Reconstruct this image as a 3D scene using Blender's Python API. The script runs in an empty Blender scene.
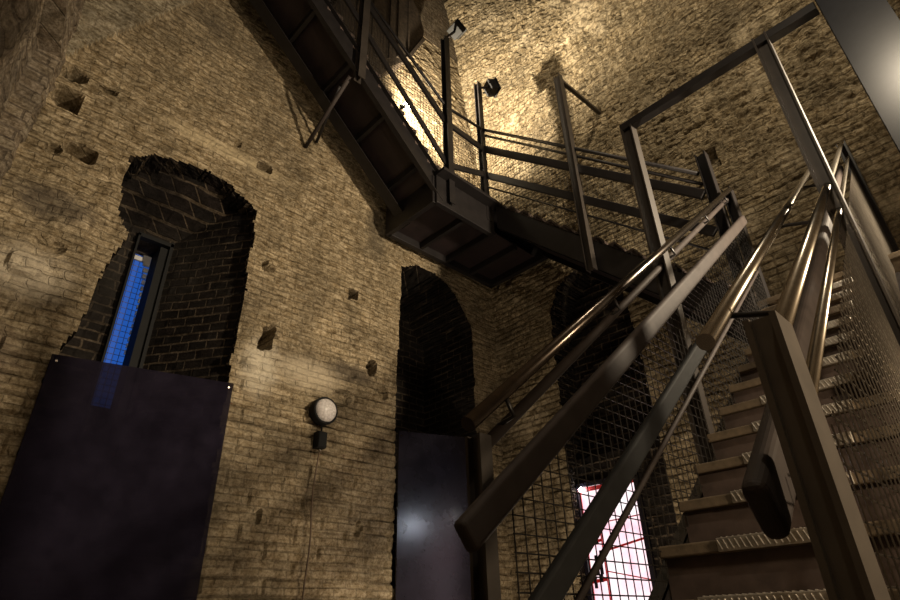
import bpy, bmesh, math, random
import numpy as np
from mathutils import Vector, Matrix
random.seed(4); RNG = np.random.RandomState(11)
S = bpy.context.scene; COL = S.collection
K = 1.2                       # scale of the far side of the tower relative to the near stair survey
V = Vector

# ------------------------------------------------------------------ materials
def mat(name):
    m = bpy.data.materials.new(name); m.use_nodes = True
    nt = m.node_tree; b = nt.nodes['Principled BSDF']
    return m, nt, b
def N(nt, t, **kw):
    n = nt.nodes.new(t)
    for k, v in kw.items(): setattr(n, k, v)
    return n
def coords(nt, kind='obj'):
    tc = N(nt, 'ShaderNodeTexCoord'); return tc.outputs['Object']
def ramp(nt, src, stops):
    r = N(nt, 'ShaderNodeValToRGB'); e = r.color_ramp.elements
    while len(e) < len(stops): e.new(.5)
    for i, (p, c) in enumerate(stops):
        e[i].position = p; e[i].color = (*c, 1) if len(c) == 3 else c
    nt.links.new(src, r.inputs[0]); return r.outputs[0]
def noise(nt, vec, scale, detail=6, rough=.6):
    n = N(nt, 'ShaderNodeTexNoise'); n.inputs['Scale'].default_value = scale
    n.inputs['Detail'].default_value = detail; n.inputs['Roughness'].default_value = rough
    nt.links.new(vec, n.inputs['Vector']); return n.outputs['Fac']
def mixc(nt, fac, a, b, mode='MIX'):
    m = N(nt, 'ShaderNodeMix', data_type='RGBA', blend_type=mode)
    for s, v in ((m.inputs[0], fac), (m.inputs[6], a), (m.inputs[7], b)):
        if hasattr(v, 'links') or hasattr(v, 'is_output'): nt.links.new(v, s)
        elif isinstance(v, (int, float)): s.default_value = v
        else: s.default_value = (*v, 1)
    return m.outputs[2]
def math_(nt, op, a, b=None):
    m = N(nt, 'ShaderNodeMath', operation=op)
    for i, v in enumerate((a, b)):
        if v is None: continue
        if isinstance(v, (int, float)): m.inputs[i].default_value = v
        else: nt.links.new(v, m.inputs[i])
    return m.outputs[0]

def brick_material(name, c1, c2, mortar, bw, ch, soot=0.35, bump=.5, mort=.012, stains=()):
    m, nt, b = mat(name)
    o = coords(nt)
    sx = N(nt, 'ShaderNodeSeparateXYZ'); nt.links.new(o, sx.inputs[0])
    w = noise(nt, o, 1.3, 3)
    u = math_(nt, 'SUBTRACT', sx.outputs[0], sx.outputs[1])
    z = math_(nt, 'ADD', sx.outputs[2], math_(nt, 'MULTIPLY', math_(nt, 'SUBTRACT', w, .5), .05))
    cb = N(nt, 'ShaderNodeCombineXYZ'); nt.links.new(u, cb.inputs[0]); nt.links.new(z, cb.inputs[1])
    br = N(nt, 'ShaderNodeTexBrick'); nt.links.new(cb.outputs[0], br.inputs['Vector'])
    br.inputs['Scale'].default_value = 1
    br.inputs['Brick Width'].default_value = bw; br.inputs['Row Height'].default_value = ch
    br.inputs['Mortar Size'].default_value = mort; br.inputs['Mortar Smooth'].default_value = .6
    br.inputs['Color1'].default_value = (*c1, 1); br.inputs['Color2'].default_value = (*c2, 1)
    br.inputs['Mortar'].default_value = (*mortar, 1)
    n1 = noise(nt, o, 2.2, 5); n2 = noise(nt, o, 14, 6, .7); n3 = noise(nt, o, 60, 4, .7)
    c = mixc(nt, ramp(nt, n1, [(.42, (0, 0, 0)), (.7, (1, 1, 1))]), br.outputs['Color'], tuple(.5*(x+y)*.55 for x, y in zip(c1, c2)))
    c = mixc(nt, ramp(nt, noise(nt, o, 38, 5, .75), [(.38, (1, 1, 1)), (.56, (0, 0, 0))]), c, mixc(nt, 1, c, (.5, .46, .4), 'MULTIPLY'))
    c = mixc(nt, ramp(nt, n2, [(.35, (1, 1, 1)), (.6, (0, 0, 0))]), c, mixc(nt, 1, c, (.55, .5, .42), 'MULTIPLY'))
    mp = N(nt, 'ShaderNodeMapping'); mp.inputs['Scale'].default_value = (7, 7, 34); nt.links.new(o, mp.inputs['Vector'])
    st = noise(nt, mp.outputs[0], 1.0, 5, .7)
    mr = N(nt, 'ShaderNodeMapRange'); nt.links.new(sx.outputs[2], mr.inputs[0])
    for i_, v_ in ((1, 1.2), (2, 3.6), (3, .35), (4, 1.0)): mr.inputs[i_].default_value = v_
    c = mixc(nt, math_(nt, 'MULTIPLY', ramp(nt, st, [(.40, (1, 1, 1)), (.58, (0, 0, 0))]), mr.outputs[0]), c, mixc(nt, 1, c, (.52, .5, .46), 'MULTIPLY'))
    n4 = noise(nt, o, .7, 4)
    c = mixc(nt, math_(nt, 'MULTIPLY', ramp(nt, n4, [(.45, (0, 0, 0)), (.68, (1, 1, 1))]), soot), c, (.03, .026, .022))
    n5 = noise(nt, o, 1.6, 6, .65)
    pale = tuple(min(1, x*1.25+.03) for x in c1)
    c = mixc(nt, math_(nt, 'MULTIPLY', ramp(nt, n5, [(.53, (0, 0, 0)), (.66, (1, 1, 1))]), .35 if soot < .5 else .0), c, pale)
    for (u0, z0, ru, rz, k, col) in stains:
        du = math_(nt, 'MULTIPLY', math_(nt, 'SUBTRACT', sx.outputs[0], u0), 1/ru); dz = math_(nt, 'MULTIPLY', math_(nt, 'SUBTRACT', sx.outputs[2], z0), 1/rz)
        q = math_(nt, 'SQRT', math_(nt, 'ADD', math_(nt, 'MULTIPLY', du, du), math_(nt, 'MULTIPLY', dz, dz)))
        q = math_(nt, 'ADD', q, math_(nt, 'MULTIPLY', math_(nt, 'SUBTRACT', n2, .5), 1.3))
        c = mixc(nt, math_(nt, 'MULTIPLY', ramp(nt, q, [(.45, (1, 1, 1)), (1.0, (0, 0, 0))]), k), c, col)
    nt.links.new(c, b.inputs['Base Color']); b.inputs['Roughness'].default_value = .92
    b.inputs['Specular IOR Level'].default_value = .15
    hgt = math_(nt, 'ADD', math_(nt, 'MULTIPLY', br.outputs['Fac'], -.8), math_(nt, 'ADD', math_(nt, 'ADD', math_(nt, 'MULTIPLY', n2, .8), math_(nt, 'MULTIPLY', math_(nt, 'MULTIPLY', st, mr.outputs[0]), 1.1)), math_(nt, 'MULTIPLY', n3, .5)))
    bp = N(nt, 'ShaderNodeBump'); bp.inputs['Strength'].default_value = bump; bp.inputs['Distance'].default_value = .02
    nt.links.new(hgt, bp.inputs['Height']); nt.links.new(bp.outputs[0], b.inputs['Normal'])
    return m
M = {}
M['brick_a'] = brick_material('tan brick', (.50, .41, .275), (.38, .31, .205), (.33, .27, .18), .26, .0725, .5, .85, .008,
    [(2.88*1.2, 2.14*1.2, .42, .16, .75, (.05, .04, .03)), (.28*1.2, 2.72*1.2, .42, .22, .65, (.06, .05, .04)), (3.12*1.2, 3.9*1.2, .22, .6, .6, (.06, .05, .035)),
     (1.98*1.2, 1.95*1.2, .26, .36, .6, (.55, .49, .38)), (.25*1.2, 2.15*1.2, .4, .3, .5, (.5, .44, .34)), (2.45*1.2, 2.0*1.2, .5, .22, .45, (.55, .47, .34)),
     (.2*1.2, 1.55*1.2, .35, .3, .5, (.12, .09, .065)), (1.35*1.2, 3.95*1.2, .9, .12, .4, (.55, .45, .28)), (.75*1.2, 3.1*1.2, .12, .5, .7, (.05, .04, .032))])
M['brick_b'] = brick_material('rubble brick', (.50, .415, .28), (.34, .28, .185), (.26, .21, .14), .24, .08, .3, 1.0, .010)
M['brick_dark'] = brick_material('shaded soot brick', (.020, .014, .012), (.012, .010, .009), (.12, .095, .07), .27, .10, .6, .6, .014)  # sooty niche brick, darkened further in colour where little light reaches
M['brick_side'] = brick_material('grey brick', (.33, .28, .21), (.25, .2, .15), (.16, .13, .1), .3, .11, .5, .6)
M['upper_wall'] = brick_material('grey plaster', (.34, .30, .22), (.31, .27, .2), (.27, .23, .17), .5, .2, .3, .4)  # greyer tone above the diagonal line on the north wall

def simple(name, col, rough=.5, metal=0., var=.25, scale=9, spec=.5, bump=0.):
    m, nt, b = mat(name); o = coords(nt)
    f = noise(nt, o, scale, 5)
    c = mixc(nt, ramp(nt, f, [(.3, (0, 0, 0)), (.7, (1, 1, 1))]), tuple(x*(1-var) for x in col), tuple(min(1, x*(1+var)) for x in col))
    nt.links.new(c, b.inputs['Base Color'])
    b.inputs['Roughness'].default_value = rough; b.inputs['Metallic'].default_value = metal
    b.inputs['Specular IOR Level'].default_value = spec
    if bump:
        bp = N(nt, 'ShaderNodeBump'); bp.inputs['Strength'].default_value = bump; bp.inputs['Distance'].default_value = .004
        nt.links.new(noise(nt, o, scale*6, 4), bp.inputs['Height']); nt.links.new(bp.outputs[0], b.inputs['Normal'])
    return m
M['paint'] = simple('dark brown steel paint', (.014, .012, .012), .42, .1, .25, 9, .35)
M['tube_dark'] = simple('dark worn steel', (.12, .10, .085), .24, 1., .2, 20)
M['tube'] = simple('worn bare steel', (.45, .41, .35), .22, 1., .15, 20)
M['bar'] = simple('dull brown bar', (.036, .028, .025), .65, .0, .2, 12, .18)
M['newel'] = simple('grey brown steel', (.042, .035, .03), .36, .25, .2, 8)
M['wire'] = simple('dark wire', (.045, .04, .036), .45, .7)
M['wire_bright'] = simple('galvanised wire', (.16, .14, .115), .35, .9)
M['tread'] = simple('worn oak tread', (.13, .098, .064), .6, 0, .4, 14, .4, .3)
M['riser'] = simple('dark riser board', (.07, .05, .042), .65, 0, .3, 10, .3)
M['soffit'] = simple('red brown soffit plate', (.016, .009, .009), .6, .1, .4, 6)
M['grip'] = simple('checker plate', (.6, .56, .5), .38, .9, .3, 60)
M['panel'] = simple('blackened sheet', (.010, .009, .014), .24, .0, .3, 5, .3)
M['newel_light'] = simple('grey tan newel paint', (.10, .085, .07), .36, .3, .2, 8)
M['column'] = simple('blue grey column paint', (.02, .022, .028), .24, .0, .15, 12, .35)
def _thin(m, k):
    nt = m.node_tree; out = nt.nodes['Material Output']; b = nt.nodes['Principled BSDF']
    tr = N(nt, 'ShaderNodeBsdfTransparent'); mx = N(nt, 'ShaderNodeMixShader'); mx.inputs[0].default_value = k
    nt.links.new(b.outputs[0], mx.inputs[1]); nt.links.new(tr.outputs[0], mx.inputs[2]); nt.links.new(mx.outputs[0], out.inputs[0])
M['sheet'] = simple('smoked black sheet', (.011, .009, .015), .6, .0, .3, 5, .0); _thin(M['sheet'], .22)
M['black'] = simple('black plastic', (.010, .010, .010), .7, 0, .1, 9, .15)
M['timber'] = simple('dark old timber', (.06, .045, .032), .8, 0, .5, 16, .3, .6)
M['cable'] = simple('brown cable', (.10, .065, .04), .7)
M['floor'] = simple('stone paving', (.12, .1, .085), .8, 0, .3, 4)
M['concrete'] = simple('grey ceiling boards', (.1, .085, .07), .9)
M['red'] = simple('red lacquer', (.5, .02, .025), .4)
def glassdome():
    m, nt, b = mat('frosted dome')
    b.inputs['Base Color'].default_value = (.62, .57, .54, 1); b.inputs['Roughness'].default_value = .12
    vo = N(nt, 'ShaderNodeTexVoronoi'); vo.inputs['Scale'].default_value = 45; nt.links.new(coords(nt), vo.inputs['Vector'])
    c = ramp(nt, vo.outputs['Distance'], [(0, (.72, .68, .66)), (.9, (.45, .41, .39))]); nt.links.new(c, b.inputs['Base Color'])
    bp = N(nt, 'ShaderNodeBump'); bp.inputs['Strength'].default_value = .25; bp.inputs['Distance'].default_value = .004
    nt.links.new(vo.outputs['Distance'], bp.inputs['Height']); nt.links.new(bp.outputs[0], b.inputs['Normal'])
    return m
M['dome'] = glassdome()
def emit(name, col, s, tex=None):
    m, nt, b = mat(name)
    b.inputs['Base Color'].default_value = (.02, .02, .02, 1); b.inputs['Roughness'].default_value = .15
    if tex: nt.links.new(tex(nt), b.inputs['Emission Color'])
    else: b.inputs['Emission Color'].default_value = (*col, 1)
    b.inputs['Emission Strength'].default_value = s
    return m
M['bulb'] = emit('lamp glass', (1, .84, .58), 60)
M['sky_pane'] = emit('evening sky pane', (.012, .078, .36), .75)
def roomtex(nt):
    o = coords(nt)
    return mixc(nt, ramp(nt, noise(nt, o, 3.5, 4), [(.35, (0, 0, 0)), (.65, (1, 1, 1))]), (1, .56, .66), (1, .88, .90))
M['room_pane'] = emit('lit room behind glass', (1, .8, .82), .95, roomtex)
M['pale_stone'] = simple('pale stone edge', (.5, .5, .52), .8)  # whitish stone at the top and edge of the slit window
M['glow_small'] = emit('small white bulb', (1, .97, .95), 30)

# ------------------------------------------------------------------ object helpers
def link(name, me, m, parent=None, smooth=False):
    o = bpy.data.objects.new(name, me); COL.objects.link(o)
    if m is not None: me.materials.append(m)
    if smooth:
        for p in me.polygons: p.use_smooth = True
    if parent is not None:
        o.parent = parent; o.matrix_parent_inverse = parent.matrix_world.inverted()
    return o
def from_bm(name, bm, m, parent=None, smooth=False):
    bmesh.ops.recalc_face_normals(bm, faces=bm.faces)
    me = bpy.data.meshes.new(name); bm.to_mesh(me); bm.free()
    return link(name, me, m, parent, smooth)
def tag(o, label=None, cat=None, group=None, kind=None):
    for k, v in (('label', label), ('category', cat), ('group', group), ('kind', kind)):
        if v: o[k] = v
    return o
def thing(name, loc, label, cat, group=None):
    o = bpy.data.objects.new(name, None); COL.objects.link(o); o.location = loc; o.empty_display_size = .1
    bpy.context.view_layer.update()
    return tag(o, label, cat, group)
def frame_axes(p, q, up=V((0, 0, 1))):
    d = (q-p).normalized()
    s = d.cross(up)
    if s.length < 1e-4: s = d.cross(V((0, 1, 0)))
    s.normalize(); u = s.cross(d).normalized()
    return d, s, u
def add_beam(bm, p, q, w, h, bev=0., up=V((0, 0, 1)), seg=2):
    """box of width w (sideways) and height h (along up) from p to q"""
    p, q = V(p), V(q); d, s, u = frame_axes(p, q, V(up))
    vs = []
    for c in (p, q):
        for a, b_ in ((-1, -1), (1, -1), (1, 1), (-1, 1)):
            vs.append(bm.verts.new(c+s*(a*w/2)+u*(b_*h/2)))
    fs = [(0, 1, 2, 3), (7, 6, 5, 4), (0, 4, 5, 1), (1, 5, 6, 2), (2, 6, 7, 3), (3, 7, 4, 0)]
    faces = [bm.faces.new([vs[i] for i in f]) for f in fs]
    if bev:
        es = list({e for f in faces for e in f.edges})
        bmesh.ops.bevel(bm, geom=es, offset=bev, segments=seg, profile=.5, affect='EDGES')
def add_box(bm, a, b_, bev=0.):
    a, b_ = V(a), V(b_)
    c = (a+b_)/2
    add_beam(bm, V((a.x, c.y, c.z)), V((b_.x, c.y, c.z)), abs(b_.y-a.y), abs(b_.z-a.z), bev)
def add_tube(bm, pts, r, n=14, caps=True):
    pts = [V(p) for p in pts]; rings = []
    up = V((.13, .31, .94)).normalized()
    for i, p in enumerate(pts):
        d = ((pts[i+1] if i+1 < len(pts) else p)-(pts[i-1] if i else p)).normalized()
        s = d.cross(up).normalized(); u = s.cross(d)
        rings.append([bm.verts.new(p+(s*math.cos(t)+u*math.sin(t))*r) for t in (2*math.pi*k/n for k in range(n))])
    for a, b_ in zip(rings, rings[1:]):
        for k in range(n): bm.faces.new((a[k], a[(k+1) % n], b_[(k+1) % n], b_[k]))
    if caps:
        for rg, c, sgn in ((rings[0], pts[0], 1), (rings[-1], pts[-1], -1)):
            bm.faces.new(rg if sgn < 0 else rg[::-1])
def beam(name, p, q, w, h, m, parent=None, bev=.003, up=(0, 0, 1), seg=2):
    bm = bmesh.new(); add_beam(bm, p, q, w, h, bev, up, seg); return from_bm(name, bm, m, parent)
def tube(name, pts, r, m, parent=None, n=16):
    bm = bmesh.new(); add_tube(bm, pts, r, n); o = from_bm(name, bm, m, parent, True)
    for p in o.data.polygons:
        if len(p.vertices) > 4: p.use_smooth = False
    return o
def hpost(name, x, y, z0, z1, m, parent, size=.08, depth=None, t=.010, rot=0., web=0.):
    """vertical rolled H section"""
    s = size/2; d = (depth or size)/2
    prof = [(-s, -d), (s, -d), (s, -d+t), (web+t/2, -d+t), (web+t/2, d-t), (s, d-t), (s, d), (-s, d), (-s, d-t), (web-t/2, d-t), (web-t/2, -d+t), (-s, -d+t)]
    c, sn = math.cos(rot), math.sin(rot)
    bm = bmesh.new()
    lo = [bm.verts.new((x+a*c-b_*sn, y+a*sn+b_*c, z0)) for a, b_ in prof]
    hi = [bm.verts.new((v.co.x, v.co.y, z1)) for v in lo]
    n = len(prof)
    for i in range(n): bm.faces.new((lo[i], lo[(i+1) % n], hi[(i+1) % n], hi[i]))
    bm.faces.new(lo[::-1]); bm.faces.new(hi)
    return from_bm(name, bm, m, parent)

# ------------------------------------------------------------------ value noise in numpy
_perm = RNG.rand(256, 256)
def vnoise(x, y):
    xi = np.floor(x).astype(int); yi = np.floor(y).astype(int); fx = x-xi; fy = y-yi
    fx = fx*fx*(3-2*fx); fy = fy*fy*(3-2*fy)
    g = lambda a, b_: _perm[a % 256, b_ % 256]
    return (g(xi, yi)*(1-fx)+g(xi+1, yi)*fx)*(1-fy)+(g(xi, yi+1)*(1-fx)+g(xi+1, yi+1)*fx)*fy-.5
def fbm(x, y, o=4):
    r = 0; a = 1.
    for i in range(o):
        r = r+a*vnoise(x*2**i+17*i, y*2**i+31*i); a *= .5
    return r
def inpoly(U, W, poly):
    r = np.zeros(U.shape, bool); n = len(poly)
    for i in range(n):
        (x1, y1), (x2, y2) = poly[i], poly[(i+1) % n]
        if y1 == y2: continue
        c = ((y1 > W) != (y2 > W)) & (U < (x2-x1)*(W-y1)/(y2-y1)+x1)
        r ^= c
    return r
def masonry(U, W, bw, ch, amp, groove):
    w = .03*fbm(U*1.1, W*1.1, 2)
    r = np.floor((W+w)/ch); fr = (W+w)/ch-r
    off = (r % 2)*.5+.13*np.sin(r*12.9898)
    c = np.floor(U/bw+off); fc = U/bw+off-c
    rnd = _perm[(r.astype(int)*7) % 256, (c.astype(int)*13+r.astype(int)*5) % 256]-.5
    edge = np.minimum(np.minimum(fr, 1-fr)*ch, np.minimum(fc, 1-fc)*bw)
    g = np.clip(1-edge/.022, 0, 1)
    return amp*rnd*(1-g)-groove*g

def wall(name, origin, ud, nd, u0, u1, w0, w1, res, hfun, openings, m, mdark, extra=None):
    """displaced masonry wall; openings = [(mask(U,W), depth(U,W))] become recesses with reveals"""
    nu = int((u1-u0)/res)+1; nw = int((w1-w0)/res)+1
    us = np.linspace(u0, u1, nu); ws = np.linspace(w0, w1, nw)
    U, W = np.meshgrid(us, ws)
    H = hfun(U, W)
    o = np.array(origin); ud = np.array(ud, float); nd = np.array(nd, float); zd = np.array((0, 0, 1.))
    P = o+U[..., None]*ud+W[..., None]*zd+H[..., None]*nd
    verts = [P.reshape(-1, 3)]; nv = nu*nw
    Uc = .5*(U[:-1, :-1]+U[1:, 1:]); Wc = .5*(W[:-1, :-1]+W[1:, 1:])
    keep = np.ones(Uc.shape, bool); faces = []; mats = []
    idx = np.arange(nv).reshape(nw, nu)
    def quad(a): return np.stack([idx[:-1, :-1][a], idx[:-1, 1:][a], idx[1:, 1:][a], idx[1:, :-1][a]], 1)
    for mask, depth in openings:
        rm = mask(Uc, Wc) & keep; keep &= ~rm
        D = depth(U, W)+.03*fbm(U*5, W*5, 3)+.012*masonry(U, W, .27, .1, 2, 1)
        vm = np.zeros(U.shape, bool)
        for a, b_ in ((slice(0, -1), slice(0, -1)), (slice(0, -1), slice(1, None)), (slice(1, None), slice(1, None)), (slice(1, None), slice(0, -1))): vm[a, b_] |= rm
        ids = -np.ones(U.shape, int); ids[vm] = nv+np.arange(vm.sum())
        B = o+U[..., None]*ud+W[..., None]*zd-D[..., None]*nd
        verts.append(B[vm]); nv += vm.sum()
        bq = np.stack([ids[:-1, :-1][rm], ids[:-1, 1:][rm], ids[1:, 1:][rm], ids[1:, :-1][rm]], 1)
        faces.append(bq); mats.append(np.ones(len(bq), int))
        rp = np.pad(rm, 1)
        # reveal quads in segments along the depth
        SEG = 10
        edges = []
        for (dy, dx, e0, e1) in ((0, -1, (0, 0), (1, 0)), (0, 1, (0, 1), (1, 1)), (-1, 0, (0, 0), (0, 1)), (1, 0, (1, 0), (1, 1))):
            bd = rm & ~rp[1+dy:rp.shape[0]-1+dy, 1+dx:rp.shape[1]-1+dx]
            for j, i in zip(*np.nonzero(bd)): edges.append(((j+e0[0], i+e0[1]), (j+e1[0], i+e1[1])))
        cache = {}; newv = []; rq = []
        def chain(v):
            if v in cache: return cache[v]
            j, i = v; f = P[j, i]; bk = B[j, i]; c = [int(idx[j, i])]
            for s in range(1, SEG):
                t = s/SEG; q = f*(1-t)+bk*t
                jit = .012*math.sin(j*1.7+s*2.1)*math.sin(i*1.3+s*1.1)
                q = q+ud*jit+zd*jit*.7
                newv.append(q); c.append(nv+len(newv)-1)
            c.append(int(ids[j, i])); cache[v] = c; return c
        for a, b_ in edges:
            ca, cb = chain(a), chain(b_)
            for s in range(SEG): rq.append((ca[s], cb[s], cb[s+1], ca[s+1]))
        if newv: verts.append(np.array(newv)); nv += len(newv)
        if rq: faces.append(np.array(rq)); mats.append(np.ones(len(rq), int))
    fq = quad(keep); faces.insert(0, fq)
    fm = np.zeros(len(fq), int)
    if extra is not None: fm = np.where(extra(Uc[keep], Wc[keep]), 2, 0)
    mats.insert(0, fm)
    me = bpy.data.meshes.new(name)
    me.from_pydata(np.concatenate(verts).tolist(), [], np.concatenate(faces).tolist())
    ob = link(name, me, m); me.materials.append(mdark); me.materials.append(M['upper_wall'])
    me.polygons.foreach_set('material_index', np.concatenate(mats).astype(np.int32)); me.update()
    return tag(ob, kind='structure')

# ------------------------------------------------------------------ tower shell
XB, YA, ZF, ZC = 5.0*K, 4.27*K, -1.5, 12.5
def P2(l): return [(a*K, b_*K) for a, b_ in l]
# holes and stones on the tan wall: (u, z, half width, half height, depth, roundness)
holes_a = [(.09, 3.69, .075, .085, .38, 0), (.08, 3.945, .075, .06, .24, 1), (.31, 3.955, .065, .03, .07, 0), (1.73, 3.985, .06, .04, .18, 0),
           (2.86, 2.97, .045, .045, .26, 0), (2.01, 2.22, .045, .09, .26, 0), (3.13, 2.25, .05, .07, .22, 1), (2.82, 1.87, .085, .075, .05, 1),
           (.30, 3.25, .10, .055, .18, 0), (.13, 3.18, .05, .05, .06, 1), (1.43, 4.11, .035, .04, .06, 1), (2.86, 1.62, .0, .0, .0, 1),
           (3.3, 2.03, .05, .06, .06, 1), (2.15, .78, .02, .05, .05, 1), (3.07, .77, .025, .06, .05, 1), (1.97, 2.15, .04, .05, .05, 1), (.33, 2.4, .08, .06, .05, 1),
           (2.6, 3.6, .08, .035, .03, 0), (.15, 1.35, .1, .07, .05, 1), (4.78, 3.55, .06, .07, .14, 1), (.62, 3.2, .1, .09, .08, 1), (2.93, 2.12, .03, .03, .03, 1)]
stones_a = [(1.93, 2.915, .055, .04, .08), (1.87, 3.02, .0, .0, .0), (.25, 2.2, .1, .07, .03), (.2, 1.95, .08, .06, .03), (3.0, 2.45, .1, .05, .02), (1.9, 1.95, .07, .05, .035), (2.08, 2.3, .06, .05, .03)]
def h_a(U, W):
    u, w = U/K, W/K
    low = np.clip((2.9-W)/1.0, 0, 1)
    h = .05*fbm(U*.9, W*.9, 3)+low*masonry(U, W, .55, .145, .012, .034)+(1-low)*masonry(U, W, .26, .0725, .012, .005)+.018*fbm(U*7, W*9, 4)
    upper = np.clip((W-2.6)/2, 0, 1)
    h = h+upper*(.022*fbm(U*11+5, W*17, 3))
    ruin = np.exp(-(((u-1.95)/.35)**2+((w-2.1)/.35)**2))+np.exp(-(((u-.35)/.4)**2+((w-2.6)/.9)**2))
    h = h+ruin*.09*fbm(U*4, W*4, 4)
    for (a, b_, hw, hh, d, rd) in holes_a:
        if hw == 0: continue
        x = (u-a)/hw; y = (w-b_)/hh
        q = np.sqrt(x*x+y*y) if rd else np.maximum(abs(x), abs(y))
        q = q+.25*fbm(U*9, W*9, 2)
        h = h-d*K*np.clip((1.12-q)/.22, 0, 1)
    for (a, b_, hw, hh, d) in stones_a:
        if hw == 0: continue
        q = np.sqrt(((u-a)/hw)**4+((w-b_)/hh)**4)+.3*fbm(U*8, W*8, 2)
        h = h+d*K*np.clip((1.15-q)/.3, 0, 1)
    # shallow step along a diagonal line, wall greyer above it
    ln = w-(4.25+(u-.07)*2.05)
    h = h+.05*np.clip(ln/.03, 0, 1)*(u < 1.0)
    return h
upper_a = lambda U, W: (W/K > 4.27+(U/K-.07)*2.05) & (U/K < 1.1)
n1 = P2([(.64, 3.40), (.78, 3.53), (1.06, 3.62), (1.4, 3.61), (1.60, 3.53), (1.735, 3.44), (1.75, 2.4), (1.745, .45), (.60, .45), (.56, 1.6), (.66, 2.0), (.70, 2.4), (.75, 2.69), (.68, 2.85), (.65, 3.1)])
n2 = P2([(3.48, 3.60), (3.75, 3.70), (4.0, 3.70), (4.25, 3.58), (4.48, 3.36), (4.60, 3.14), (4.60, 2.0), (4.56, .3), (3.45, .3), (3.46, 2)])
def m1(U, W): return inpoly(U+.06*fbm(U*4, W*4, 4), W+.07*fbm(U*4+9, W*4, 4), n1)
def m2(U, W): return inpoly(U+.02*fbm(U*4, W*4, 3), W+.04*fbm(U*5+9, W*4, 3), n2)
def d1(U, W):
    u, w = U/K, W/K
    slit = (u > .975) & (u < 1.25) & (w > 1.2) & (w < 3.16)
    d = np.minimum(.84, np.minimum(.10+.74*np.clip((1.75-u)/.46, 0, 1), .12+.72*np.clip((3.66-w)/.42, 0, 1)))
    return np.where(slit, 1.12, d)
def d2(U, W): return np.full(U.shape, 1.05)
wall('wall_north', (0, YA, 0), (1, 0, 0), (0, -1, 0), -.3, XB+.02, -.1, 9.6, .024, h_a, [(m1, d1), (m2, d2)], M['brick_a'], M['brick_dark'], upper_a)

holes_b = [(2.30, 5.59, .05, .05, .08), (1.24, 4.06, .07, .12, .12), (3.75, 2.6, .05, .06, .06), (3.82, 2.1, .06, .04, .05), (3.7, 1.6, .05, .05, .06), (3.45, 1.75, .07, .05, .05)]
def h_b(U, W):
    u, w = U/K, W/K
    up = np.clip((w-3.2)/1.2, 0, 1)
    chunk = np.clip(fbm(U*6.5, W*8.5, 3)+.05, -.4, .5)
    h = .07*fbm(U*.8, W*.8, 3)+masonry(U, W, .24, .08, .022, .014)+(.010+.012*up)*chunk+(.018+.040*up)*fbm(U*14, W*18, 3)
    # rough vault webbing that leans into the tower near the far corner
    h = h+.9*np.clip((w-4.6)/5, 0, 1)**1.5*np.clip((u-1.6)/2.6, 0, 1)
    for (a, b_, hw, hh, d) in holes_b:
        q = np.maximum(abs((u-a)/hw), abs((w-b_)/hh))+.3*fbm(U*8, W*8, 2)
        h = h-d*K*np.clip((1.1-q)/.25, 0, 1)
    return h
n3 = P2([(3.43, -.3), (3.41, 2.4), (3.36, 3.2), (3.2, 3.48), (2.9, 3.62), (2.62, 3.5), (2.45, 3.1), (2.40, 2.35), (2.36, -.3)])
def m3(U, W): return inpoly(U+.03*fbm(U*4, W*4, 3), W+.04*fbm(U*5+9, W*4, 3), n3)
def d3(U, W):
    u, w = U/K, W/K
    arch = ((u-2.87)/.52)**2+((w-1.85)/.62)**2
    d = np.where(w > 1.85, np.where(arch < 1, .62, np.where(arch < 1.35, .36+.05*fbm(U*6, W*6, 2), .46)), .62)
    return np.where((w < 1.5), .17, d)
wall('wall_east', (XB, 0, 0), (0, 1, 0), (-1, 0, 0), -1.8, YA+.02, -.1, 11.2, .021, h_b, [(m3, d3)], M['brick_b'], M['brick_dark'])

cl = V((-.72+.06, -YA, 0)); ang = math.atan2(.66, YA)
L = math.hypot(.66, YA)
def h_c(U, W):
    h = .08*fbm(U*.9, W*.9, 3)+masonry(U, W, .3, .11, .03, .015)+.02*fbm(U*8, W*8, 3)
    chase = (U > L-1.55) & (U < L-.32) & (W < 4.55)
    h = h-.16*chase+.10*np.clip(fbm(U*1.6+3, W*1.2, 3), 0, 1)*(U < L-1.6)
    h = h-.05*np.exp(-((U-L+.16)/.05)**2)
    return h
ucd = ((-.06+.72)/L, YA/L, 0); ncd = (YA/L, -(-.06+.72)/L, 0)
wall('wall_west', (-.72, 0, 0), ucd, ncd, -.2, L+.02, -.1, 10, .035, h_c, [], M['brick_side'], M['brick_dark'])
def plain(name, vs, m):
    me = bpy.data.meshes.new(name); me.from_pydata(vs, [], [tuple(range(len(vs)))]); o = link(name, me, m); return tag(o, kind='structure')
bm = bmesh.new(); add_box(bm, (-1.2, -2.2, ZF-.2), (XB+.3, YA+.3, ZF)); tag(from_bm('floor', bm, M['floor']), kind='structure')
bm = bmesh.new(); add_box(bm, (-1.2, -2.2, ZC), (XB+.3, YA+.3, ZC+.2)); tag(from_bm('ceiling', bm, M['concrete']), kind='structure')
bm = bmesh.new(); add_box(bm, (-1.2, -2.2, ZF), (XB+.3, -1.8, ZC)); tag(from_bm('wall_south', bm, M['brick_side']), kind='structure')
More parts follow.
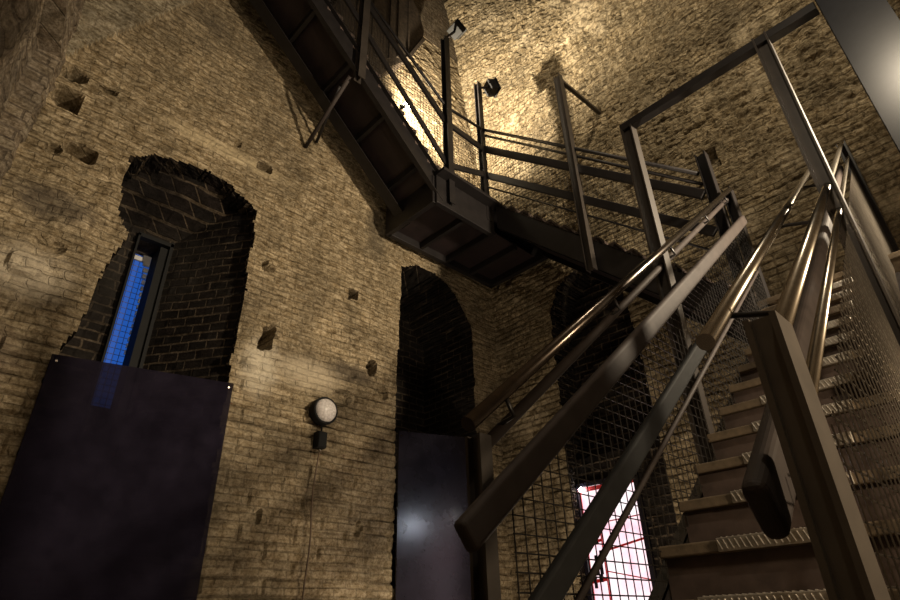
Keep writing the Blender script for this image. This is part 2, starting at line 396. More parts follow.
# masonry behind and around the displaced faces (closes the tower)
def shell(name, boxes, m):
    bm = bmesh.new()
    for a, b_ in boxes: add_box(bm, a, b_)
    return tag(from_bm(name, bm, m), kind='structure')
shell('trim_1', [((-.9, YA-.02, ZF), (XB+1.4, YA+1.5, -.1)), ((-.9, YA+.0, 9.6), (XB+.3, YA+.3, ZC)), ((-.9, YA+1.45, -.1), (XB+1.4, YA+1.6, 9.6))], M['brick_side'])
shell('trim_2', [((XB-.0, -2.2, ZF), (XB+.3, YA, -.1)), ((XB-.0, -2.2, 11.2), (XB+.3, YA, ZC)), ((XB+.95, -2.2, -.1), (XB+1.1, YA+1.5, 11.2))], M['brick_side'])
shell('trim_3', [((-1.2, -2.2, ZF), (-.78, YA+.3, -.1)), ((-1.2, -2.2, -.1), (-.95, YA+.3, ZC))], M['brick_side'])

# ------------------------------------------------------------------ slit window and lit doorway
yw = YA+.80
w1 = bpy.data.objects.new('window_1', None); COL.objects.link(w1); w1.location = (1.12*K, yw, 1.2*K); bpy.context.view_layer.update()
tag(w1, 'tall narrow slit window with blue evening sky, deep in the arched niche', 'window', kind='structure')
bm = bmesh.new()
for a, b_ in (((.965, 1.2), (.985, 3.18)), ((1.245, 1.2), (1.275, 3.20)), ((.965, 3.15), (1.275, 3.19))):
    add_box(bm, (a[0]*K, yw-.03, a[1]*K), (b_[0]*K, yw+.05, b_[1]*K), .004)
from_bm('window_frame', bm, M['black'], w1)
yp = YA+1.06
bm = bmesh.new(); add_box(bm, (.98*K, yp, 1.64*K), (1.175*K, yp+.012, 3.10*K)); from_bm('pane', bm, M['sky_pane'], w1)
bm = bmesh.new(); add_box(bm, (1.175*K, yp-.26, 1.22*K), (1.25*K, yp+.02, 3.13*K)); from_bm('reveal_board', bm, M['black'], w1)
bm = bmesh.new()
for i in range(4): add_tube(bm, [((.995+.045*i)*K, yp-.01, 1.25*K), ((.995+.045*i)*K, yp-.01, 3.1*K)], .003, 5)
for i in range(34): add_tube(bm, [(.98*K, yp-.01, (1.27+.055*i)*K), (1.175*K, yp-.01, (1.27+.055*i)*K)], .003, 5)
from_bm('wire_guard', bm, M['wire'], w1)
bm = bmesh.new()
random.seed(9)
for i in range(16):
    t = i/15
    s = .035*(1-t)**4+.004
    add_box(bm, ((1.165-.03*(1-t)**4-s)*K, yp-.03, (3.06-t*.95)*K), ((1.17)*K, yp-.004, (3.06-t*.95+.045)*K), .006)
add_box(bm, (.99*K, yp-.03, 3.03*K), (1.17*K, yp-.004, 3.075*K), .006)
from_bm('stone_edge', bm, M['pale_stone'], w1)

xd = XB+.13
dr = bpy.data.objects.new('door_1', None); COL.objects.link(dr); dr.location = (xd, 3.03*K, -.1); bpy.context.view_layer.update()
tag(dr, 'glazed door lit pink and white with thin red bars, behind the stair mesh', 'door', kind='structure')
yl, yr_, zt = 3.385*K, 2.765*K, 1.20*K
bm = bmesh.new(); add_box(bm, (xd, yr_, -.1), (xd+.015, yl, zt)); from_bm('pane', bm, M['room_pane'], dr)
bm = bmesh.new()
for a, b_ in (((yr_-.05, -.1), (yr_, zt+.05)), ((yl, -.1), (yl+.05, zt+.05)), ((yr_-.05, zt), (yl+.05, zt+.05))):
    add_box(bm, (xd-.03, a[0], a[1]), (xd+.03, b_[0], b_[1]), .004)
from_bm('door_frame', bm, M['panel'], dr)
def rbar(y0, z0, y1, z1, t=.018):
    return beam('glazing_bar', (xd-.012, y0, z0), (xd-.012, y1, z1), .012, t, M['red'], dr, .002, up=(1, 0, 0) if abs(y1-y0) < .01 else (0, 0, 1))
rbar(yl, zt-.03, yr_, zt-.03, .05)
ym = yl-.30*(yl-yr_)
beam('glazing_bar', (xd-.012, ym, -.1), (xd-.012, ym, zt-.25), .02, .012, M['red'], dr, .002)
beam('glazing_bar', (xd-.012, yl-.02, -.1), (xd-.012, yl-.02, zt), .02, .012, M['red'], dr, .002)
rbar(yl, .82, ym, .84, .03); rbar(yl, .42, ym, .44, .035); rbar(ym, .72, yr_, .80, .022); rbar(ym, 1.02, yr_, 1.04, .012); rbar(ym, .52, yr_, .40, .012)
bm = bmesh.new()
random.seed(3)
for i in range(7):
    yy = random.uniform(ym+.03, yl-.05); zz = random.uniform(-.05, .8)
    add_box(bm, (xd-.02, yy-.015, zz), (xd-.002, yy+.025, zz+random.uniform(.05, .14)), .006)
from_bm('dark_shelf_goods', bm, M['panel'], dr)
bm = bmesh.new(); bmesh.ops.create_uvsphere(bm, u_segments=16, v_segments=10, radius=.03, matrix=Matrix.Translation((xd-.05, yl-.06, zt-.03)))
from_bm('small_lamp', bm, M['glow_small'], dr, True)

# ------------------------------------------------------------------ dark sheets closing the lower niches
def sheet(name, x0, x1, zt0, zt1, zb, y, label, lean=.0, m='sheet'):
    t = thing(name, ((x0+x1)/2, y, zb), label, 'panel', None)
    bm = bmesh.new()
    vs = []
    for dy in (0, .02):
        for x, z in ((x0, zb), (x1, zb), (x1, zt1), (x0, zt0)): vs.append(bm.verts.new((x, y+dy+(lean if z > zb+.5 else 0), z)))
    for f in ((0, 1, 2, 3), (7, 6, 5, 4), (0, 4, 5, 1), (1, 5, 6, 2), (2, 6, 7, 3), (3, 7, 4, 0)): bm.faces.new([vs[i] for i in f])
    from_bm('sheet', bm, M[m], t)
    for i, (x, z) in enumerate(((x0+.04, zt0-.05), (x1-.04, zt1-.05), (x0+.04, zb+.9), (x1-.04, zb+.9))):
        bm = bmesh.new(); add_tube(bm, [(x, y-.006, z), (x, y+.004, z)], .009, 10); from_bm('bolt', bm, M['tube'], t)
    return t
sheet('metal_panel', .545*K, 1.755*K, 1.61*K, 1.715*K, ZF, YA-.09, 'large black metal panel closing the lower half of the arched niche with the slit window')
sheet('metal_panel', 3.455*K, 4.53*K, 1.675*K, 1.80*K, ZF, YA-.05, 'narrow black metal panel with a pale light spot, closing the niche beside the stair newel', m='panel')

# ------------------------------------------------------------------ lower flight
YL, YR = 1.15, .257
rise, going = .187, .237
nose_x = lambda j: 2.18+going*j
nose_z = lambda j: .25+rise*j
yl0, yr0 = YL-.015, YR+.045
fl = thing('staircase', (nose_x(-9), .7, ZF), 'lower steel staircase with worn wooden treads, climbing from bottom right towards the back wall', 'staircase', 'flights of stairs in the tower')
grip0 = None; tread0 = None; riser0 = None
def grip_mesh():
    bm = bmesh.new()
    add_box(bm, (-.006, -.21, -.040), (.09, .21, .005), .003)
    for i in range(21):
        y = -.2+i*.02
        add_beam(bm, (-.007, y-.006, -.034), (-.007, y+.006, -.002), .006, .006, .002, up=(0, 1, 0))
        add_beam(bm, (.006, y-.006, .006), (.085, y+.006, .006), .006, .005, .0015)
    return bm
for j in range(-8, 11):
    x, z = nose_x(j), nose_z(j)
    if tread0 is None:
        bm = bmesh.new(); add_box(bm, (0, yr0, -.042), (going+.035, yl0, 0), .006)
        tread0 = from_bm('tread', bm, M['tread'], fl); tr = tread0
        bm = bmesh.new(); add_box(bm, (.03, yr0+.004, -rise-.002), (.045, yl0-.004, -.042)); riser0 = from_bm('riser', bm, M['riser'], fl); ri = riser0
        grip0 = from_bm('grip_strip', grip_mesh(), M['grip'], None); gr = grip0
    else:
        tr = tread0.copy(); COL.objects.link(tr); ri = riser0.copy(); COL.objects.link(ri); gr = grip0.copy(); COL.objects.link(gr)
    for o in (tr, ri):
        o.parent = fl; o.matrix_parent_inverse = fl.matrix_world.inverted(); o.location = (x, 0, z)
    gr.parent = tr; gr.matrix_parent_inverse = Matrix.Identity(4); gr.location = (.0, .70, 0)
sl = rise/going
def stringer(name, x0, z0, x1, z1, y, depth, m, parent, axis='x', t=.012, fl_=.05, side=1):
    """channel stringer: web plus two flanges, upper edge running from (x0,z0) to (x1,z1)"""
    bm = bmesh.new()
    mk = (lambda a, yy, z: V((a, yy, z))) if axis == 'x' else (lambda a, yy, z: V((yy, a, z)))
    def prism(ya, yb, da, db):
        vs = [bm.verts.new(mk(a, yy, z+d)) for yy in (ya, yb) for a, z, d in ((x0, z0, -da), (x1, z1, -da), (x1, z1, -db), (x0, z0, -db))]
        for f in ((0, 1, 2, 3), (7, 6, 5, 4), (0, 4, 5, 1), (1, 5, 6, 2), (2, 6, 7, 3), (3, 7, 4, 0)): bm.faces.new([vs[i] for i in f])
    prism(y-t/2, y+t/2, 0, depth)
    prism(y-t/2, y+side*fl_, 0, .014); prism(y-t/2, y+side*fl_, depth-.014, depth)
    return from_bm(name, bm, m, parent)
for y, sd in ((YL-.006, 1), (YR+.03, -1)):
    stringer('stringer', nose_x(-8.9), nose_z(-8.9)-.15, nose_x(10.9), nose_z(10.9)-.15, y, .26, M['paint'], fl, side=sd)
# arrival landing of the lower flight
ZL1 = nose_z(11)
X2 = 4.05*K; Y2 = 3.4*K
ld = thing('landing', (5.4, .6, ZL1-.2), 'small turning landing at the top of the lower stairs by the back wall', 'landing')
bm = bmesh.new(); add_box(bm, (nose_x(11), .10, ZL1-.045), (XB-.09, 1.2, ZL1), .004); from_bm('deck', bm, M['tread'], ld)
for y in (.14, 1.15): beam('deck_beam', (nose_x(11)+.02, y, ZL1-.15), (XB-.09, y, ZL1-.15), .06, .2, M['paint'], ld)

# ---- mesh infill
def wire_panel(name, a0, a1, zlo, zhi, y, m, parent, axis='x', pitch=.05, r=.0026):
    """square wire mesh filling a0..a1 between the sloping lines zlo(a) and zhi(a)"""
    bm = bmesh.new()
    mk = (lambda a, z, o=0.: V((a, y+o, z))) if axis == 'x' else (lambda a, z, o=0.: V((y+o, a, z)))
    n = int(round((a1-a0)/pitch))
    for i in range(n+1):
        a = a0+(a1-a0)*i/n
        add_tube(bm, [mk(a, zlo(a)), mk(a, zhi(a))], r, 4, False)
    z0 = min(zlo(a0), zlo(a1)); z1 = max(zhi(a0), zhi(a1))
    ss = np.linspace(a0, a1, 200); lo = np.array([zlo(s) for s in ss]); hi = np.array([zhi(s) for s in ss])
    for k in range(int((z1-z0)/pitch)+1):
        z = z0+pitch*(k+.3); ok = (lo < z) & (hi > z)
        if ok.sum() > 3: add_tube(bm, [mk(ss[ok][0], z, r*1.6), mk(ss[ok][-1], z, r*1.6)], r, 4, False)
    return from_bm(name, bm, m, parent)
def line(z0, s): return lambda a: z0+s*a
# ---- left guard of the lower flight
def bracket(parent, p_low, p_high, out, m=None):
    p_low, p_high = V(p_low), V(p_high); mid = (p_low+p_high)/2+V(out)
    tube('bracket', [p_low, p_low*.6+mid*.4, mid, mid*.4+p_high*.6, p_high], .008, m or M['paint'], parent, 8)
g1 = thing('guard_railing', (1.27, YL, nose_z(-4)), 'left guard railing of the lower stairs, tubes and dark flat bars over wire mesh', 'railing', 'guard railings of the stairs')
yh = YL-.02
h1 = line(-.447, .816); t1 = line(-.559, .8215); f1 = line(-.672, .788); b1 = line(-1.043, .783); t3 = line(-1.182, .785)
tube('handrail', [(1.18, yh, h1(1.18)), (4.86, yh, h1(4.86))], .024, M['tube_dark'], g1)
tube('top_rail', [(1.27, YL+.02, t1(1.27)-.02), (4.80, YL+.02, t1(4.80))], .020, M['bar'], g1)
beam('bumper_bar', (1.10, YL-.065, f1(1.10)), (4.80, YL-.065, f1(4.80)), .04, .090, M['bar'], g1, .016, seg=4)
beam('lower_bar', (1.15, YL-.06, b1(1.15)), (4.8, YL-.06, b1(4.8)), .035, .082, M['black'], g1, .012, seg=3)
tube('lower_tube', [(1.3, YL-.045, t3(1.3)), (4.75, YL-.045, t3(4.75))], .012, M['bar'], g1)
hpost('newel_post', 1.248, YL+.005, nose_z(-4)-.4, .50, M['newel'], g1, .05, .06, .010)
hpost('tall_post', 2.945, YL+.015, nose_z(3)-.35, 2.975, M['newel'], g1, .08, .08, .010)
hpost('end_post', 4.90, YL+.01, ZL1-.1, 3.55, M['paint'], g1, .10, .08, .012)
for x in (1.36, 2.2, 3.05, 3.9, 4.6): bracket(g1, (x, YL+.02, t1(x)), (x, yh, h1(x)-.02), (.02, -.03, -.02))
wire_panel('mesh_panel', 1.34, 2.90, lambda a: nose_z((a-2.18)/going)-.12, lambda a: f1(a)+.02, YL-.03, M['wire'], g1)
wire_panel('mesh_panel', 2.99, 4.85, lambda a: nose_z((a-2.18)/going)-.12, lambda a: f1(a)+.02, YL-.03, M['wire'], g1)
# ---- right guard of the lower flight
g2 = thing('guard_railing', (1.05, YR, nose_z(-5)), 'right guard railing of the lower stairs with bright handrail and big foreground newel', 'railing', 'guard railings of the stairs')
yb = .44
hb = line(-.425, .7815); ra = line(-.397, .7745); rb = line(-.645, .768); rc = line(-.53, .768)
tube('handrail', [(1.25, yb, hb(1.25)), (5.85, yb, hb(5.85))], .021, M['tube'], g2)
tube('top_rail', [(1.06, YR+.0, ra(1.06)), (5.85, YR, ra(5.85))], .019, M['tube'], g2)
beam('bumper_bar', (1.03, .345, rb(1.03)), (5.8, .345, rb(5.8)), .042, .105, M['bar'], g2, .018, seg=4)
tube('middle_rail', [(1.1, YR-.005, rc(1.1)), (5.8, YR-.005, rc(5.8))], .014, M['tube'], g2)
hpost('newel_post', 1.06, YR+.002, nose_z(-5)-.4, .465, M['newel_light'], g2, .085, .056, .011, web=-.024)
hpost('tall_post', 2.945, YR-.0, nose_z(3)-.35, 3.03, M['newel'], g2, .08, .08, .010)
hpost('end_post', 5.75, YR, ZL1-.1, 4.05, M['paint'], g2, .08, .08, .010)
for x in (1.45, 2.5, 3.6, 4.7): bracket(g2, (x, YR, ra(x)-.01), (x, yb, hb(x)-.018), (.0, -.02, -.05))
wire_panel('mesh_panel', 1.10, 2.90, lambda a: nose_z((a-2.18)/going)-.12, lambda a: rb(a), YR, M['wire_bright'], g2, r=.0022)
wire_panel('mesh_panel', 2.99, 5.7, lambda a: min(nose_z((a-2.18)/going)-.12, ZL1+.02), lambda a: rb(a), YR, M['wire_bright'], g2, r=.0016)
# ---- crossbar and column
cb_ = beam('crossbar', (2.945, YL+.06, 3.0), (2.945, -.045, 3.0), .06, .06, M['paint'], None, .004)
tag(cb_, 'long square steel crossbar joining the two tall stair posts to the column at top right', 'beam')
col = hpost('steel_column', 2.95, -.175, ZF, ZC, M['column'], None, .24, .24, .014, math.pi/2)
tag(col, 'wide blue grey steel column at the top right corner of the view', 'column')

# ------------------------------------------------------------------ second flight along the back wall
XO = X2; XI = XB-.16
s2 = thing('staircase', (5.4, 1.23, ZL1), 'middle staircase running up along the rough back wall towards the far corner', 'staircase', 'flights of stairs in the tower')
n2r = 15; ZL2 = 4.23*K; r2 = (ZL2-ZL1)/n2r; g2o = .19
tread0 = riser0 = None
y_n = lambda j: 1.23+g2o*j
for j in range(14):
    if tread0 is None:
        bm = bmesh.new(); add_box(bm, (XO+.02, 0, -.04), (XI, g2o+.03, 0), .005); tread0 = from_bm('tread', bm, M['riser'], s2); tr = tread0
        bm = bmesh.new(); add_box(bm, (XO+.022, .025, -r2), (XI-.002, .04, -.04)); riser0 = from_bm('riser', bm, M['riser'], s2); ri = riser0
    else:
        tr = tread0.copy(); COL.objects.link(tr); ri = riser0.copy(); COL.objects.link(ri)
    for o in (tr, ri):
        o.parent = s2; o.matrix_parent_inverse = s2.matrix_world.inverted(); o.location = (0, y_n(j), ZL1+r2*(j+1))
slope2 = r2/g2o
zn2 = lambda y: ZL1+r2+(y-1.23)*slope2
for x, sd in ((XO+.005, 1), (XI, -1)):
    stringer('stringer', 1.2, zn2(1.2)-.10, 3.95, zn2(3.95)-.10, x, .40, M['paint'], s2, axis='y', side=sd)
bm = bmesh.new()
for (ya, yb_) in ((1.25, 3.9),):
    vs = [bm.verts.new((x, y, zn2(y)-.40)) for x, y in ((XO+.02, ya), (XI, ya), (XI, yb_), (XO+.02, yb_))]; bm.faces.new(vs)
    r_ = bmesh.ops.extrude_face_region(bm, geom=bm.faces[:]); bmesh.ops.translate(bm, vec=(0, 0, .012), verts=[v for v in r_['geom'] if isinstance(v, bmesh.types.BMVert)])
from_bm('soffit', bm, M['soffit'], s2)
# guard of the second flight
g3 = thing('guard_railing', (XO, 2.6, ZL1), 'guard railing of the middle staircase, dark rails and tall posts against the lit back wall', 'railing', 'guard railings of the stairs')
hh = lambda y: 3.16*K+(y-1.08*K)*.991
ff = lambda y: 2.92*K+(y-1.06*K)*.943
gg = lambda y: 2.72*K-.015+(y-1.23*K)*.921
tt = lambda y: 3.47*K+(y-2.26*K)*.93
ya_, yb2 = 1.12*K, 3.40*K
tube('handrail', [(XO-.03, ya_, hh(ya_)), (XO-.03, yb2, hh(yb2))], .022, M['paint'], g3)
tube('top_rail', [(XO+.0, ya_, hh(ya_)-.115), (XO+.0, yb2, hh(yb2)-.10)], .018, M['paint'], g3)
beam('bumper_bar', (XO-.03, ya_, ff(ya_)), (XO-.03, yb2, ff(yb2)), .04, .105, M['paint'], g3, .012)
beam('lower_bar', (XO-.03, ya_, gg(ya_)), (XO-.03, yb2, gg(yb2)), .035, .10, M['paint'], g3, .012)
tube('lower_tube', [(XO-.02, ya_, tt(ya_)), (XO-.02, yb2, tt(yb2))], .012, M['paint'], g3)
hpost('end_post', XO, 1.06*K, ZL1-.05, 3.38*K, M['paint'], g3, .10, .10, .012)
hpost('tall_post', XO-.06, 2.21*K, 2.77*K, 5.35*K, M['newel'], g3, .09, .09, .010)
hpost('corner_post', XO-.05, 3.40*K, 4.0*K, 6.29*K, M['paint'], g3, .085, .085, .010)
beam('tie_bar', (XO-.06, 2.21*K, 5.31*K), (XB-.02, 2.27*K, 5.55*K), .05, .05, M['newel'], g3)
wire_panel('mesh_panel', 1.12*K, 2.17*K, lambda a: zn2(a)-.12, lambda a: ff(a), XO+.0, M['wire'], g3, axis='y')
wire_panel('mesh_panel', 2.25*K, 3.36*K, lambda a: zn2(a)-.12, lambda a: ff(a), XO+.0, M['wire'], g3, axis='y')

# ------------------------------------------------------------------ corner landing
l2 = thing('landing', (5.0, 4.6, 3.8*K), 'dark corner landing high in the far corner, underside of framed reddish plates', 'landing')
lx0, ly0, ly1, lx1 = 3.20*K, 3.40*K, YA-.10, XB-.10
bm = bmesh.new(); add_box(bm, (lx0, ly0-.18, ZL2-.045), (lx1, ly1, ZL2), .004); from_bm('deck', bm, M['paint'], l2)
zb0, zb1 = 3.83*K, ZL2-.045
for nm, a, b_ in (('edge_beam', (lx0, ly0-.0), (lx0, ly1)), ('edge_beam', (lx0, ly0), (X2+.05, ly0)), ('wall_beam', (lx0, ly1-.03), (lx1, ly1-.03)), ('wall_beam', (lx1-.03, ly0-.18), (lx1-.03, ly1))):
    beam(nm, (*a, (zb0+zb1)/2), (*b_, (zb0+zb1)/2), .07, zb1-zb0, M['paint'], l2, .006)
for i, x in enumerate((lx0+.55, lx0+1.05, lx0+1.55)):
    beam('joist', (x, ly0, zb0+.06), (x, ly1, zb0+.06), .05, .10, M['paint'], l2)
bm = bmesh.new(); add_box(bm, (lx0+.04, ly0+.03, zb0+.11), (lx1-.04, ly1-.04, zb0+.125)); from_bm('soffit', bm, M['soffit'], l2)

# ------------------------------------------------------------------ upper flight along the tan wall
s3 = thing('staircase', (2.2, 4.4, ZL2), 'upper staircase seen from below, dark underside crossing the tan wall at top left', 'staircase', 'flights of stairs in the tower')
r3, g3o = .185, .2056; slope3 = r3/g3o; ye0, ye1 = Y2+.02, 4.02*K
zn3 = lambda x: ZL2+(3.3*K-x)*slope3
tread0 = riser0 = None
for j in range(18):
    x = 3.3*K-g3o*j
    if tread0 is None:
        bm = bmesh.new(); add_box(bm, (-g3o-.03, ye0-.012, -.05), (0, ye1-.01, 0), .005); tread0 = from_bm('tread', bm, M['riser'], s3); tr = tread0
        bm = bmesh.new(); add_box(bm, (-.04, ye0+.004, -r3), (-.025, ye1-.004, -.04)); riser0 = from_bm('riser', bm, M['riser'], s3); ri = riser0
    else:
        tr = tread0.copy(); COL.objects.link(tr); ri = riser0.copy(); COL.objects.link(ri)
    for o in (tr, ri):
        o.parent = s3; o.matrix_parent_inverse = s3.matrix_world.inverted(); o.location = (x, 0, ZL2+r3*(j+1))
zs = lambda x: zn3(x)
xa, xb_ = .22, 3.3*K-.02
stringer('stringer', xa, zs(xa)-.20+.185, xb_, zs(xb_)-.20+.185, ye0, .42, M['paint'], s3, side=-1, fl_=.06)
stringer('stringer', xa, zs(xa)-.12+.185, xb_, zs(xb_)-.12+.185, ye1, .50, M['paint'], s3, side=-1, fl_=.16)
bm = bmesh.new()
vs = [bm.verts.new((x, y, zs(x)-.24)) for x, y in ((xa, ye0+.05), (xb_, ye0+.05), (xb_, ye1-.02), (xa, ye1-.02))]; bm.faces.new(vs)
r_ = bmesh.ops.extrude_face_region(bm, geom=bm.faces[:]); bmesh.ops.translate(bm, vec=(0, 0, .012), verts=[v for v in r_['geom'] if isinstance(v, bmesh.types.BMVert)])
from_bm('soffit', bm, M['soffit'], s3)
for i in range(6):
    x = 3.6-.55*i; beam('soffit_rib', (x, ye0+.01, zs(x)-.30), (x, ye1-.01, zs(x)-.30), .05, .11, M['paint'], s3)
tube('brace', [(2.12*K, YA-.02, 4.51*K), (2.09*K, ye0+.02, 4.86*K)], .026, M['bar'], s3)
tube('brace', [(2.24*K, YA-.02, 4.66*K), (2.10*K, ye0+.24, 4.92*K)], .02, M['paint'], s3)
# guard of the corner landing and upper flight
g4 = thing('guard_railing', (3.38*K, Y2, ZL2), 'guard railing of the upper staircase, sloping dark rails in front of the glaring lamp', 'railing', 'guard railings of the stairs')
hx = lambda x: 5.33*K+(3.42*K-x)*.70
fx = lambda x: 5.14*K+(3.34*K-x)*.845
gx = lambda x: 4.50*K+(3.33*K-x)*1.0
xp, xe = 3.38*K, 1.0
tube('handrail', [(xe, Y2-.03, hx(xe)), (xp, Y2-.03, hx(xp)), (X2-.02, Y2-.03, 5.43*K)], .022, M['paint'], g4)
beam('bumper_bar', (xe, Y2-.02, fx(xe)), (xp, Y2-.02, fx(xp)), .04, .105, M['paint'], g4, .012)
beam('bumper_bar', (xp, Y2-.02, fx(xp)-.0), (X2, Y2-.02, 5.10*K), .04, .10, M['paint'], g4, .012)
beam('lower_bar', (xe, Y2-.02, gx(xe)), (xp, Y2-.02, gx(xp)), .035, .09, M['paint'], g4, .012)
beam('lower_bar', (xp, Y2-.02, gx(xp)), (X2, Y2-.02, 4.70*K), .035, .09, M['paint'], g4, .012)
hpost('corner_post', 3.385*K, Y2-.045, 3.88*K, 6.60*K, M['paint'], g4, .095, .095, .010)
hpost('tall_post', 2.155*K, Y2-.045, 4.80*K, 7.6*K, M['newel'], g4, .10, .10, .010)
hpost('top_post', .93*K, Y2-.045, 5.9*K, 8.6*K, M['paint'], g4, .09, .09, .010)
wire_panel('mesh_panel', 2.2*K, 3.34*K, lambda a: zs(a)+.03, lambda a: fx(a), Y2, M['wire'], g4)
wire_panel('mesh_panel', 1.0*K, 2.11*K, lambda a: zs(a)+.03, lambda a: fx(a), Y2, M['wire'], g4)
wire_panel('mesh_panel', 3.43*K, 4.0*K, lambda a: ZL2-.02, lambda a: 5.1*K, Y2, M['wire'], g4)

# ------------------------------------------------------------------ lamps and small things
def flood(loc, post, label):
    t = thing('floodlight', loc, label, 'lamp', 'floodlights on the tall posts'); loc = V(loc); post = V(post)
    bm = bmesh.new()
    d = (loc-post).normalized()
    add_beam(bm, loc-d*.05, loc+d*.10, .20, .20, .012)
    from_bm('housing', bm, M['black'], t)
    beam('rim', loc+d*.10, loc+d*.115, .23, .23, M['black'], t, .004)
    beam('glass', loc+d*.112, loc+d*.12, .18, .18, M['panel'], t, .002)
    tube('arm', [post, loc-d*.04], .02, M['bar'], t, 10)
    for sgn in (-1, 1):
        _, s, u = frame_axes(post, loc)
        beam('yoke', loc-d*.08+s*sgn*.108, loc+d*.03+s*sgn*.108, .008, .03, M['black'], t, .001)
    return t
flood((3.58*K, Y2-.06, 6.93*K), (3.385*K, Y2-.045, 6.59*K), 'small square floodlight on an arm above the tallest rail post, left of its twin')
flood((4.16*K, Y2-.10, 6.26*K), (4.02*K, Y2-.03, 6.20*K), 'small square floodlight on the second tall post, lower and right of its twin')

kl = V((3.20*K, 3.88*K, 5.64*K))
sp = thing('spotlight', kl, 'glaring warm spotlight behind the upper railing, lighting the rough wall', 'lamp')
aim = V((XB-.2, 3.9*K, 7.0*K)); da = (aim-kl).normalized()
bm = bmesh.new(); add_tube(bm, [kl-da*.14, kl-da*.10, kl-da*.05], .032, 18); from_bm('housing', bm, M['black'], sp, True)
bm = bmesh.new(); bmesh.ops.create_uvsphere(bm, u_segments=18, v_segments=12, radius=.065, matrix=Matrix.Translation(kl)); from_bm('lamp_glass', bm, M['bulb'], sp, True)
beam('wall_bracket', kl-da*.1, (kl.x-.05, YA+.02, kl.z-.05), .03, .03, M['black'], sp)

# timber boxing above the upper flight
tb = thing('timber_box', (3.0*K, YA, 6.7*K), 'dark planked timber box hanging on the wall above the upper stairs', 'box')
zl_, yo = 6.72*K, 4.0*K
bm = bmesh.new()
prof = [(2.2, 6.95), (3.02, 6.35), (3.28, 6.68), (3.57, 7.36), (3.60, 7.62), (3.5, 7.95), (3.2, 8.4), (2.2, 8.4)]
a = [bm.verts.new((x*K, yo, z*K)) for x, z in prof]; b_ = [bm.verts.new((x*K, YA+.03, z*K)) for x, z in prof]
n = len(prof)
bm.faces.new(a); bm.faces.new(b_[::-1])
for i in range(n): bm.faces.new((a[i], b_[i], b_[(i+1) % n], a[(i+1) % n]))
from_bm('body', bm, M['timber'], tb)
for i, (x, z0, z1) in enumerate(((2.98, 6.45, 8.4), (3.12, 6.6, 8.4), (3.30, 6.85, 8.2), (2.7, 6.65, 8.4), (2.45, 6.85, 8.4))):
    beam('batten', (x*K, yo-.012, z0*K), (x*K-.0, yo-.012, z1*K), .035, .03, M['timber'], tb, .004)
beam('edge_board', (3.28*K, yo-.02, 6.70*K), (3.57*K, yo-.02, 7.38*K), .05, .06, M['timber'], tb, .004)

# bulkhead lamp with switch box and cable
lp = V((2.6*K, YA-.05, 1.68*K))
bl = thing('wall_lamp', lp, 'round bulkhead wall lamp with white glass dome in a black rim, on the tan wall', 'lamp')
def lathe(profile, n=32):
    bm = bmesh.new(); rings = []
    for r, d in profile:
        rings.append([bm.verts.new((lp.x+r*math.cos(t), lp.y-d, lp.z+r*math.sin(t))) for t in (2*math.pi*k/n for k in range(n))] if r > 0 else [bm.verts.new((lp.x, lp.y-d, lp.z))])
    for a, b_ in zip(rings, rings[1:]):
        for k in range(n):
            if len(b_) == 1: bm.faces.new((a[k], a[(k+1) % n], b_[0]))
            else: bm.faces.new((a[k], a[(k+1) % n], b_[(k+1) % n], b_[k]))
    return bm
from_bm('housing', lathe([(.142, -.04), (.146, 0), (.146, .05), (.140, .062), (.126, .064), (.122, .05)]), M['black'], bl, True)
from_bm('glass_dome', lathe([(.126, .045), (.122, .062), (.108, .085), (.085, .102), (.055, .114), (.025, .119), (0, .12)]), M['dome'], bl, True)
bxp = V((2.595*K, YA-.05, 1.425*K))
jb = thing('junction_box', bxp, 'small black junction box just below the round wall lamp', 'box')
bm = bmesh.new(); add_box(bm, bxp+V((-.055, -.045, -.085)), bxp+V((.055, .05, .085)), .012); from_bm('body', bm, M['black'], jb)
bm = bmesh.new(); add_box(bm, bxp+V((-.048, -.054, -.075)), bxp+V((.048, -.044, .075)), .004); from_bm('lid', bm, M['black'], jb)
bm = bmesh.new(); add_tube(bm, [bxp+V((0, -.01, -.115)), bxp+V((0, -.01, -.08))], .014, 10); from_bm('gland', bm, M['tube'], jb, True)
c2 = tube('lead', [lp+V((-.005, -.01, -.14)), lp+V((-.008, -.015, -.19)), bxp+V((0, -.01, .08))], .009, M['black'], jb, 8)
pts = []
for i in range(24):
    t = i/23; z = bxp.z-.115-t*(bxp.z-.115-ZF-.02)
    pts.append((bxp.x-.03*min(1, t*6)-.012*math.sin(t*17), YA-.055-.004*math.sin(t*29), z))
tag(tube('cable', pts, .008, M['cable'], None, 8), 'thin brown cable running down the tan wall from the junction box', 'cable')

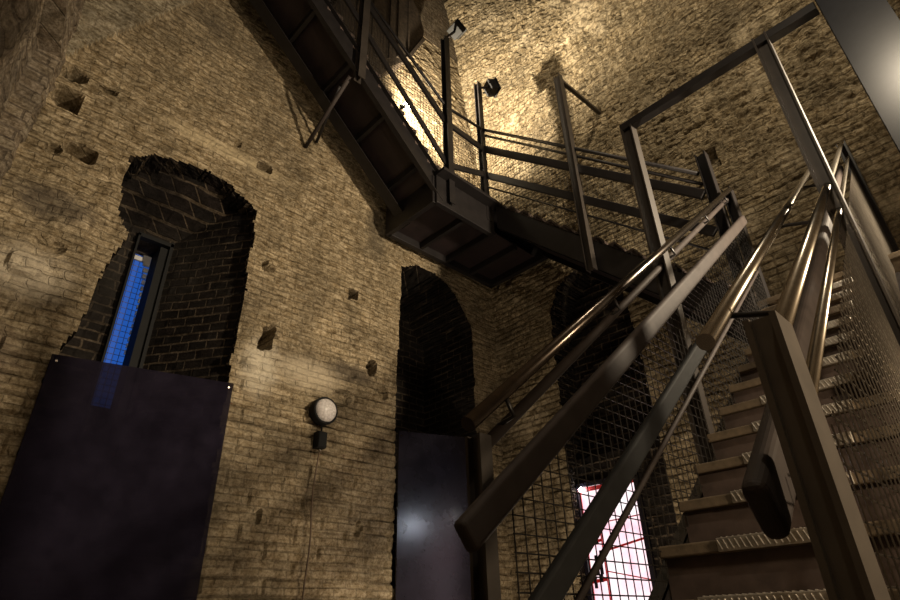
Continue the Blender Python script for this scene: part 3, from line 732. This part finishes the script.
# ------------------------------------------------------------------ lights
def light(kind, name, loc, power, col, aim=None, size=.1, cone=None, blend=.6):
    d = bpy.data.lights.new(name, kind); d.energy = power; d.color = col
    if kind == 'AREA': d.size = size
    else: d.shadow_soft_size = size
    if kind == 'SPOT': d.spot_size = math.radians(cone); d.spot_blend = blend
    o = bpy.data.objects.new(name, d); COL.objects.link(o); o.location = loc
    if aim is not None: o.rotation_euler = (V(aim)-V(loc)).to_track_quat('-Z', 'Y').to_euler()
    return o
WARM = (1, .85, .62)
light('SPOT', 'spot_key', kl+da*.09, 1050, WARM, aim, .04, 135, .8)
light('SPOT', 'flood_right', (4.6, -1.65, 3.4), 1500, (1, .83, .60), (2.1, 5.1, 2.9), .12, 92, .7)
light('SPOT', 'flood_upper', (1.2, .3, 8.6), 800, (1, .84, .60), (6.0, 1.2, 7.2), .10, 74, .6)
light('POINT', 'fill_side', (1.75, -1.1, .75), 90, (1, .78, .52), None, .06)  # unseen fill light, added to brighten the right newel and the steps
light('POINT', 'fill_low', (4.3, 2.7, -1.0), 110, (1, .82, .60), None, .10)  # unseen fill light, added to brighten the walls under the corner landing
light('POINT', 'lamp_overhead', (.35, -.47, 4.05), 95, (1, .84, .62), None, .05)
light('SPOT', 'lamp_doorway', (XB-.10, 3.26, 1.35), 16, (.8, .86, 1), (4.0*K, YA, .95), .05, 60, .6)
w = bpy.data.worlds.new('World'); S.world = w; w.use_nodes = True
w.node_tree.nodes['Background'].inputs[0].default_value = (.01, .01, .014, 1); w.node_tree.nodes['Background'].inputs[1].default_value = .3

# ------------------------------------------------------------------ camera
f, p, roll, az = 577., math.radians(29.75), math.radians(1.7), math.radians(45.2)
Rt = V((math.sin(az), -math.cos(az), 0)); Fh = V((math.cos(az), math.sin(az), 0)); Z = V((0, 0, 1))
Ut = Fh*-math.sin(p)+Z*math.cos(p); F = Fh*math.cos(p)+Z*math.sin(p)
R = Rt*math.cos(roll)-Ut*math.sin(roll); U = Rt*math.sin(roll)+Ut*math.cos(roll)
cd = bpy.data.cameras.new('Camera'); cam = bpy.data.objects.new('Camera', cd); COL.objects.link(cam)
cam.matrix_world = Matrix((( R.x, U.x, -F.x, 0), (R.y, U.y, -F.y, 0), (R.z, U.z, -F.z, 0), (0, 0, 0, 1)))
cd.sensor_width = 36; cd.lens = f/900*36; cd.clip_start = .05; cd.clip_end = 60
S.camera = cam
S.view_settings.view_transform = 'Standard'; S.view_settings.look = 'None'
S.view_settings.exposure = .5; S.view_settings.gamma = 1
